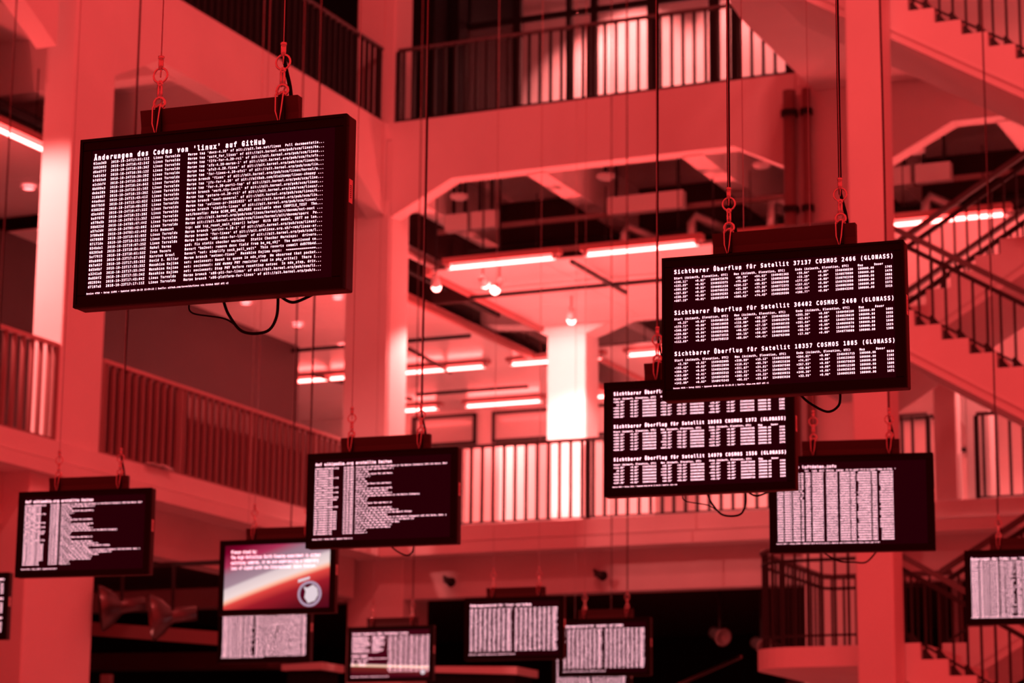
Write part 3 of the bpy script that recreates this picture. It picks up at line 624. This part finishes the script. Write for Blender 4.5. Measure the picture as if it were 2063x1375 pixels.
def scr_sat(titles, res=2, seed=0, foot='Device 4633 • Setup 11311 • Updated 2018-10-25 11:29:12 | Quelle: n2yo.com REST API v1'):
    t = Txt(res); X = .004
    for b, ti in enumerate(titles):
        y = .0225 + .1815 * b
        t.put(X, y, 'Sichtbarer Überflug für Satellit %s (GLONASS)' % ti, TA, em=.0262, clip=.966)
        y += .0245
        t.put(X, y, 'Start (Azimuth, Elevation, UTC)', A).put(X + 34.3 * A, y, 'Max (Azimuth, Elevation, UTC)', A).put(X + 68.8 * A, y, 'Ende (Azimuth, Elevation, UTC)', A)
        t.put(X + 103.5 * A, y + .002, 'Mag      Dauer', A)
        for i in range(6):
            y += .0166; a, e, u_, m, me, mu, z, zu, d = SAT[(b + seed) % 3][(i + seed) % 6]
            t.put(X, y, (a + '°').rjust(8), A).put(X + 12.2 * A, y, '+%s°' % e, A).put(X + 21 * A, y, u_, A)
            t.put(X + 34.3 * A, y, (m + '°').rjust(8), A).put(X + 46 * A, y, '+%s°' % me, A).put(X + 55.3 * A, y, mu, A)
            t.put(X + 68.8 * A, y, (z + '°').rjust(8), A).put(X + 81.5 * A, y, '+0.00°', A).put(X + 91 * A, y, zu, A)
            t.put(X + 103.5 * A, y, '100000.00', A).put(X + 118.3 * A, y, d, A, clip=.966)
    t.put(-.002, .5300, foot, .0049, em=.0088)
    return t
def scr_wiki(res=1):
    t = Txt(res); t.put(.006, .032, 'Auf wikipedia.org erstellte Seiten', TA, em=.026)
    ends = [21, 16, 16, 16, 21, 16, 16, 16, 21, 16, 21, 16, 21, 20, 16, 16, 21, 16, 20, 20, 20, 20, 20, 20, 20, 20, 16, 16]
    w3 = [82, 34, 11, 33, 13, 9, 11, 33, 11, 33, 29, 33, 58, 11, 10, 33, 11, 33, 39, 51, 29, 82, 53, 40, 33, 33, 11, 11]
    s1 = 'commons.wikimedia.org'; s2 = 'de.wikipedia.org'; s3 = 'www.wikidata.org/wiki'
    s4 = 'File:Fort of the River Don and Moors in the Bezirk (Category) 1921 Dia Heron, East, cementing.jpg Datei und Kategorie'
    for i in range(28):
        y = .0565 + .01605 * i; a = s1 if ends[i] == 21 else s3[:20] if ends[i] == 20 else s2
        k = (i * 7) % 9
        t.put(.004, y, a, A * 1.03).put(.004 + 26.4 * A, y, '11:2%d:%02dZ' % (9 - i // 5, (i * 13) % 60), A)
        b = s4[k:k + w3[i]]
        t.put(.004 + 37.6 * A, y, (b + s4)[:w3[i]], A)
    t.put(-.004, .524, 'Device 4751 • Setup 11405 • Updated 2018-10-25', .0062, em=.010)
    return t
def scr_air(res=1):
    t = Txt(res); R = random.Random(5); t.put(.006, .030, 'Daten von luftdaten.info', TA, em=.0245)
    t.put(.004, .053, 'Sensor   Typ', A).put(.004 + 23.2 * A, .053, 'Ort   Land  Zeit  Breite  Laenge  P1 in µg/m³ P2.5 in µg/m³ Temp in Grad  °', A, clip=SW)
    for i in range(28):
        y = .0715 + .01605 * i
        t.put(.004, y, '%05d SDS011 %05d %02d' % (R.randint(1000, 99999), R.randint(0, 999999), R.randint(10, 99)), A)
        for c, w in ((23.2, 4), (28.6, 9), (40, 9), (51, 8), (59.7, 4), (65, 11), (77, 4), (83, 11)):
            s_ = ''.join(R.choice('0123456789') for _ in range(w)); 
            if R.random() < .4 and w > 9: s_ = ' ' + s_[1:]
            t.put(.004 + c * A * 1.02, y, s_, A * 1.02)
    t.put(-.006, .524, 'Device 4627 • Setup 11303 • Updated 2018-10-25 11:29:12 | Quelle: api.luftdaten.info static data json v1 ok', .0062, em=.010)
    return t
def scr_stat(word, res=1, cols=9, seed=3):
    t = Txt(res); R = random.Random(seed); t.put(.01, .036, "Änderungsstatistik für '%s' auf GitHub" % word, TA, em=.027)
    for blk in (0, 1):
        x0 = .01 + blk * .485
        for c in range(9):
            for i in range(27):
                y = .07 + .01605 * i
                w = R.randint(3, 4) if c < 8 else R.randint(5, 7)
                if i == 0: w = 4 if c < 8 else 7
                t.put(x0 + c * .0505 * .98, y, ''.join(R.choice('0123456789') for _ in range(w)), A)
    t.put(.002, .524, 'Device 4756 • Setup 11410 • Updated 2018-10-25 | GitHub REST API v3 code freq', .0064, em=.0105)
    return t
def scr_dense(res=1, seed=4, title=None):
    t = Txt(res); R = random.Random(seed); rows = code_rows()
    if title: t.put(.006, .033, title, TA, em=.027)
    for i in range(30):
        h, d, n, m = rows[(i * 7 + seed) % 30]; y = .0525 + .01605 * i
        if not title: y = .02 + .017 * i
        m2 = (m.replace('...', ' /') + rows[(i * 5) % 30][3])[:74]
        t.put(.004, y, h + '0', A).put(.004 + 9.3 * A, y, d.replace('T', ' ') , A).put(.004 + 31 * A, y, (n + ' <' + n)[:R.choice((15, 16, 12, 17))], A).put(.004 + 49 * A, y, m2, A)
    t.put(-.004, .524, 'Device 4752 • Setup 11406 • Updated 2018-10-25 11:29:12 | Quelle: github.com REST API v3', .0055, em=.0088)
    return t
def scr_iss(res=1):
    t = Txt(res); R = random.Random(8); t.put(.008, .038, 'Current Trajectory (ISS) Coordinates (1 min)', TA * .99, em=.027)
    for i in range(12):
        y = .068 + .01605 * i; w = [26, 27, 28, 24, 29, 29, 29, 24, 21, 27, 28, 29][i] 
        t.put(.006, y, ''.join(R.choice('abcdefgnorstu:') for _ in range(w)), A).put(.006 + 32 * A, y, ''.join(R.choice('0123456789.') for _ in range([20, 21, 18, 14, 20, 19, 20, 15, 12, 18, 17, 10][i])), A)
    t.put(.006, .29, 'Latest Image', TA, em=.026)
    t.put(.006, .318, 'https://eol.jsc.nasa.gov/ISSimage/esrs/iss057.jpg?scale=1', A)
    for i in range(4): t.put(.006, .342 + .018 * i, ['lat     -12.03 , +142.8 ', 'lon     +98.22 , 001.9', 'alt        408.2 km', 'vel        27560 km/h'][i], A * 1.1)
    for c in range(4):
        for i in range(26):
            y = .068 + .01605 * i
            t.put(.448 + c * .132, y, ('%+8.3f' % R.uniform(-179, 179)) + ' ' + '%+7.2f' % R.uniform(-51, 51), A * .95)
    t.put(0, .524, 'Device 4758 • Setup 11412 • Updated 2018-10-25 11:29:12', .0085, em=.011)
    return t
# ------------------------------------------------------------------ monitors
def gradient_screen(name, kind):
    m = mat(name, 0., .3, emit=(1, 1, 1), es=1, noemit_sampling=True); nt = m.node_tree; b = nt.nodes['Principled BSDF']; b.inputs['Base Color'].default_value = (.005, .005, .005, 1)
    tc = nt.nodes.new('ShaderNodeTexCoord'); mp = nt.nodes.new('ShaderNodeSeparateXYZ'); nt.links.new(tc.outputs['Object'], mp.inputs[0])
    # t = z - a*x - c  (height above the bright limb line)
    mul = nt.nodes.new('ShaderNodeMath'); mul.operation = 'MULTIPLY_ADD'; add = nt.nodes.new('ShaderNodeMath'); add.operation = 'ADD'
    ramp = nt.nodes.new('ShaderNodeValToRGB'); cr = ramp.color_ramp
    if kind == 'limb':
        # curved limb: subtract a little x^2
        sq = nt.nodes.new('ShaderNodeMath'); sq.operation = 'MULTIPLY'; nt.links.new(mp.outputs[0], sq.inputs[0]); nt.links.new(mp.outputs[0], sq.inputs[1])
        sq2 = nt.nodes.new('ShaderNodeMath'); sq2.operation = 'MULTIPLY_ADD'; nt.links.new(sq.outputs[0], sq2.inputs[0]); sq2.inputs[1].default_value = .05; nt.links.new(mp.outputs[2], sq2.inputs[2])
        mul.inputs[1].default_value = -.315; nt.links.new(mp.outputs[0], mul.inputs[0]); nt.links.new(sq2.outputs[0], mul.inputs[2])
        add.inputs[1].default_value = .5; nt.links.new(mul.outputs[0], add.inputs[0]); nt.links.new(add.outputs[0], ramp.inputs[0])
        stops = [(0.0, (.02, 0, .01)), (.20, (.10, .004, .01)), (.33, (.30, .01, .02)), (.415, (.75, .06, .05)), (.445, (1, .50, .34)), (.475, (.88, .70, .68)), (.55, (.72, .58, .60)), (.575, (.36, .24, .30)), (.67, (.30, .18, .24)), (.75, (.38, .03, .09)), (.86, (.16, .0, .02)), (.96, (.03, 0, .005))]
    else:
        mul.inputs[1].default_value = .04; nt.links.new(mp.outputs[0], mul.inputs[0]); nt.links.new(mp.outputs[2], mul.inputs[2])
        add.inputs[1].default_value = .5; nt.links.new(mul.outputs[0], add.inputs[0]); nt.links.new(add.outputs[0], ramp.inputs[0])
        stops = [(0.0, (.015, 0, .004)), (.25, (.04, 0, .006)), (.31, (.14, .012, .012)), (.345, (.2, .02, .02)), (.352, (1, .75, .45)), (.37, (.95, .5, .5)), (.378, (.04, 0, .006)), (1, (.02, 0, .004))]
    while len(cr.elements) < len(stops): cr.elements.new(.5)
    for e, (p_, c_) in zip(cr.elements, stops): e.position = p_; e.color = (*c_, 1)
    nt.links.new(ramp.outputs[0], b.inputs['Emission Color'])
gradient_screen('limb_image', 'limb'); gradient_screen('orbit_image', 'orbit')
HW, HH, HD = .53, .315, .085
FR = MB()
bz = .053
# front frame ring (bezel) and back box
def ring(mb, x, z, x2, z2, y0, y1):
    mb.box(-x, x, y0, y1, z2, z).box(-x, x, y0, y1, -z, -z2).box(-x, -x2, y0, y1, -z2, z2).box(x2, x, y0, y1, -z2, z2)
ring(FR, HW, HH, SW / 2, SH / 2, 0, .02)
BK = MB().box(-HW, HW, .0201, HD, -HH, HH)
LIP = MB(); ring(LIP, HW - .001, HH - .001, HW - .012, HH - .012, -.004, 0)
SC = MB().box(-SW / 2, SW / 2, .006, .018, -SH / 2, SH / 2)
SB = MB().prism([(.050, .30), (.056, .30), (.058, .36), (.045, .418), (.085, .418), (.085, .30)], 'x', -.315, .315)   # folded hanging bar
def chain_parts(t, x, style, ysrc, L, cord, topz, tilt=0.0):
    y = .05
    mb = MB(); x += .01; mb.torus((x, y, .441), .022, .0055, 'y', 14, 6); mb.torus((x, y + .004, .42), .016, .006, 'y', 12, 6); mb.build('shackle', 'steel', t, local=True, smooth=True)
    MB().tube([(x - .006, y, .455), (x - .006, y, .515)], .005, 6).tube([(x + .006, y, .455), (x + .006, y, .515)], .005, 6).torus((x, y, .517), .008, .005, 'y', 10, 6).build('link', 'steel', t, local=True, smooth=True)
    MB().torus((x, y, .547), .028, .0042, 'y', 18, 6).build('ring', 'steel', t, local=True, smooth=True)
    MB().lathe([(.0, 0), (.009, 0), (.010, .02), (.010, .04), (.012, .042), (.012, .05), (.0, .05)], (x, y, .57), (0, 0, 1), 10).build('ferrule', 'steel', t, local=True, smooth=True)
    MB().tube([(x, y, .54), (x + .002, y, .6)], .003, 5).tube([(x, y, .61), (x, y, topz)], .0024, 6).build('wire', 'steel', t, local=True, smooth=True)
    # safety loop hanging over the bar
    MB().tube([(x + .012, y - .005, .45), (x + .012, y - .018, .42), (x + .006, y - .02, .36), (x - .004, y - .012, .31), (x - .016, y - .02, .36), (x - .018, y - .018, .42), (x - .012, y - .005, .45)], .0032, 6).build('safety_loop', 'steel', t, local=True, smooth=True)
    MB().box(x - .012, x + .012, y - .008, y + .038, .33, .424).build('hanger_clip', 'dark_metal', t, local=True)
def cord_curve(pts, sub=10):
    P = [Vector(p) for p in pts]; P = [P[0]] + P + [P[-1]]; out = []
    for i in range(1, len(P) - 2):
        for k in range(sub):
            s = k / sub; a, b, c, d = P[i - 1:i + 3]
            out.append(.5 * ((2 * b) + (c - a) * s + (2 * a - 5 * b + 4 * c - d) * s * s + (3 * b - a - 3 * c + d) * s ** 3))
    out.append(P[-2]); return out
def monitor(label, c, yaw, text=None, screen='glass_black', tmat='text', cords=(1,), loops=(), sticker=True, wire_m='steel', txt_mesh=None, textfn=None):
    t = thing('hanging_monitor', label, 'monitor', (c[0], c[1], c[2]), 'monitors hung on wires', math.radians(yaw))
    t.location.z = c[2] + CZ
    topz = 20.0 - t.location.z
    fr_ = FR.build('bezel', 'housing', t, local=True); bevel(fr_, .002, 1)
    h = BK.build('housing', 'housing_side', t, local=True); bevel(h, .006, 2)
    LIP.build('front_lip', 'housing', t, local=True)
    scn = SC.build('screen', screen, t, local=True)
    if text: 
        tx = text.build(scn, 'screen_text', tmat); tx.location = (0, .006, 0)
    SB.build('hanging_bar', 'bar_metal', t, local=True)
    for x in (-.25, .242): chain_parts(t, x, 0, 0, 0, None, topz)
    for x in cords:
        dx = .242 if x else -.25
        w = cord_curve([(dx + .035, .075, .40), (dx + .03, .07, .46), (dx + .012, .062, .545), (dx + .009, .06, .62), (dx + .010, .06, 1.2), (dx + .014, .062, 2.5), (dx + .01, .06, 5), (dx + .01, .06, topz)], 4)
        MB().tube(w, .0075, 7).build('power_cord', 'rubber', t, local=True, smooth=True)
    for L in loops:
        MB().tube(cord_curve(L), .0055 if L is not loops[0] or len(loops) < 2 else .0032, 7).build('cable_loop', 'rubber', t, local=True, smooth=True)
    MB().box(-.25, .25, HD, HD + .05, -.2, .22).build('back_box', 'housing', t, local=True)
    if sticker:
        s_ = MB().box(HW, HW + .0015, .028, .058, .0, .085).build('sticker', 'white_label', t, local=True)
        mb = MB()
        for k in range(7): mb.box(HW + .0015, HW + .002, .036, .048, .018 + .007 * k, .0215 + .007 * k)
        mb.build('barcode', 'ink', s_, local=True)
    return t
LP1 = [(( -.115, .1, -.30), (-.10, .1, -.34), (.03, .1, -.37), (.1, .09, -.42)), ((.02, .1, -.30), (.05, .09, -.36), (.11, .085, -.425), (.2, .085, -.43), (.235, .09, -.38), (.235, .1, -.30)), ((.24, .1, -.30), (.3, .09, -.33), (.38, .1, -.30))]
LP2 = [((.03, .1, -.3), (.08, .1, -.34), (.15, .09, -.37), (.19, .09, -.35), (.2, .1, -.29))]
D = .0
monitor('largest, uppermost left monitor listing source code changes', (-4.445, 7.301, 2.246), 4.2, scr_code(), cords=(1,), loops=LP1)
monitor('large upper right monitor with three satellite overflight tables', (-3.123, 9.808, 2.254), 3.9, scr_sat(['37137 COSMOS 2466', '36402 COSMOS 2460', '18357 COSMOS 1885']), cords=(0, 1), loops=[((.05, .1, -.3), (.09, .1, -.34), (.17, .09, -.385), (.22, .09, -.36), (.225, .1, -.3))])
monitor('smaller satellite table monitor partly hidden by the upper right one', (-4.408, 12.341, 2.248), 4.5, scr_sat(['19501 COSMOS 1970', '19503 COSMOS 1972', '14979 COSMOS 1556'], res=1, seed=5, foot='Device 4634 • Setup 11312 • Updated 2018-10-25 11:29:12 | Quelle: n2yo.com'), tmat='text_pink', cords=(0,), loops=LP1)
monitor('right monitor with air data columns and an empty dark right third', (-4.418, 15.289, 2.277), 11.1, scr_air(), cords=(1,), loops=[((-.2, .12, -.3), (-.1, .12, -.36), (0, .12, -.37), (.08, .12, -.37), (.15, .12, -.3))])
monitor('centre monitor listing newly created encyclopedia pages, right of the corner column', (-7.275, 14.224, 2.309), 4.7, scr_wiki(), cords=(1,), loops=LP2)
monitor('left monitor listing newly created encyclopedia pages below the white column', (-10.105, 15.012, 2.306), 7.9, scr_wiki(), tmat='text_pink', cords=(1,))
# earth view monitor
te = Txt(1)
for k, l in enumerate(('Please stand by:', 'The High Definition Earth Viewing experiment is either', 'switching cameras, or we are experiencing a temporary', 'loss of signal with the International Space Station.')):
    te.put(.055, .062 + .045 * k, l, .0152, em=.037)
m7 = monitor('monitor showing a glowing earth horizon image and a round badge', (-10.177, 18.005, 2.312), 4.8, te, screen='limb_image', cords=(1,))
mat('badge_ring', .0, .5, emit=(.42, .30, .42), es=1, noemit_sampling=True); mat('badge_dark', .0, .5, emit=(.06, .0, .01), es=1, noemit_sampling=True); mat('badge_white', .0, .5, emit=(.75, .62, .68), es=1, noemit_sampling=True)
sc7 = [o for o in m7.children if o.name.startswith('screen')][0]
def disc(cx, cz, R0, y, m, name, n=28, sy=1.0, pts=None):
    P = pts or [(cx + R0 * math.cos(2 * math.pi * i / n), cz + R0 * sy * math.sin(2 * math.pi * i / n)) for i in range(n)]
    return MB().prism(P, 'y', y - .001, y).build(name, m, sc7, local=True)
bx_, bz_ = .305, -.155
disc(bx_, bz_, .108, .0045, 'badge_ring', 'badge'); disc(bx_, bz_, .086, .003, 'badge_dark', 'badge_field')
disc(0, 0, 0, .0015, 'badge_white', 'badge_map', pts=[(bx_ + a, bz_ + b) for a, b in ((-.055, .06), (-.02, .05), (.03, .075), (.07, .045), (.08, -.01), (.05, -.06), (-.01, -.078), (-.045, -.03), (-.035, .02))])
disc(0, 0, 0, .0015, 'badge_white', 'glint', pts=[(.2, -.035), (.305, -.01), (.305, -.03), (.2, -.06)])
monitor('low monitor filled with dense text directly below the earth view monitor', (-12.906, 22.598, 2.319), 4.6, scr_dense(), tmat='text_pink', cords=(1,))
m9 = monitor('low centre monitor with four number columns and an orbit line', (-12.802, 25.327, 2.305), 3.8, scr_iss(), screen='orbit_image', tmat='text_pink', cords=(1,))
sc7 = [o for o in m9.children if o.name.startswith('screen')][0]
disc(.41, -.213, .028, .0045, 'badge_white', 'sun_dot')
monitor('low centre monitor with two blocks of statistics columns', (-10.106, 22.744, 2.291), 4.1, scr_stat('linux'), tmat='text_pink', cords=())
monitor('low statistics monitor just right of its twin and overlapped by it', (-10.086, 25.14, 2.293), 2.7, scr_stat('ansible', seed=9), tmat='text_pink', cords=(1,))
monitor('lowest monitor peeking out at the bottom edge below the statistics pair', (-12.05, 29.6, 2.30), 4.0, scr_stat('windows', seed=12), tmat='text_pink', cords=(1,))
monitor('monitor cut off by the right edge, filled with dense rows', (-4.456, 20.707, 2.300), 7.0, scr_dense(seed=11, title="Änderungen des Codes von 'react' auf GitHub"), cords=(0,))
monitor('monitor cut off by the left edge with satellite tables', (-14.27, 19.17, 2.300), 5.0, scr_sat(['22671 COSMOS 2251', '24307 COSMOS 2333', '25590 COSMOS 2361'], res=1, seed=21), tmat='text_pink', cords=(1,))
# ceiling grid above the frame that the wires hang from
struct('ceiling', MB().box(-16, 4, 5, 5.2, 18.58, 18.9), 'dark_metal')
for y in (7.35, 9.86, 12.4, 15.2, 18.05, 20.75, 22.7, 25.2, 29.65):
    struct('beam_roof', MB().box(-16.3, 4, y - .12, y + .12, 18.58, 18.78), 'dark_metal')
for loc, tgt, p_ in FILLS:  # made-up fixture shells around the added fill lights, above the frame
    t = thing('fill_light', {-6: 'added fill light on the roof beam above the satellite monitors', 0: 'added fill light on the roof beam near the viewer', -4: 'added fill light on the roof beam over the stair side'}[loc[0]], 'fill_light', (loc[0], loc[1], loc[2] - CZ), 'added fill lights above the frame')
    d = (Vector(tgt) - Vector(loc)).normalized(); c0 = Vector((loc[0], loc[1], loc[2] - CZ)) - d * .55
    MB().lathe([(.0, -.25), (.2, -.2), (.35, .0), (.36, .04), (.3, .02), (.0, -.1)], c0, d, 16).build('reflector', 'dark_metal', t)
    MB().bar(c0, c0 + Vector((0, 0, .9)), .05, .05).build('bracket', 'dark_metal', t)
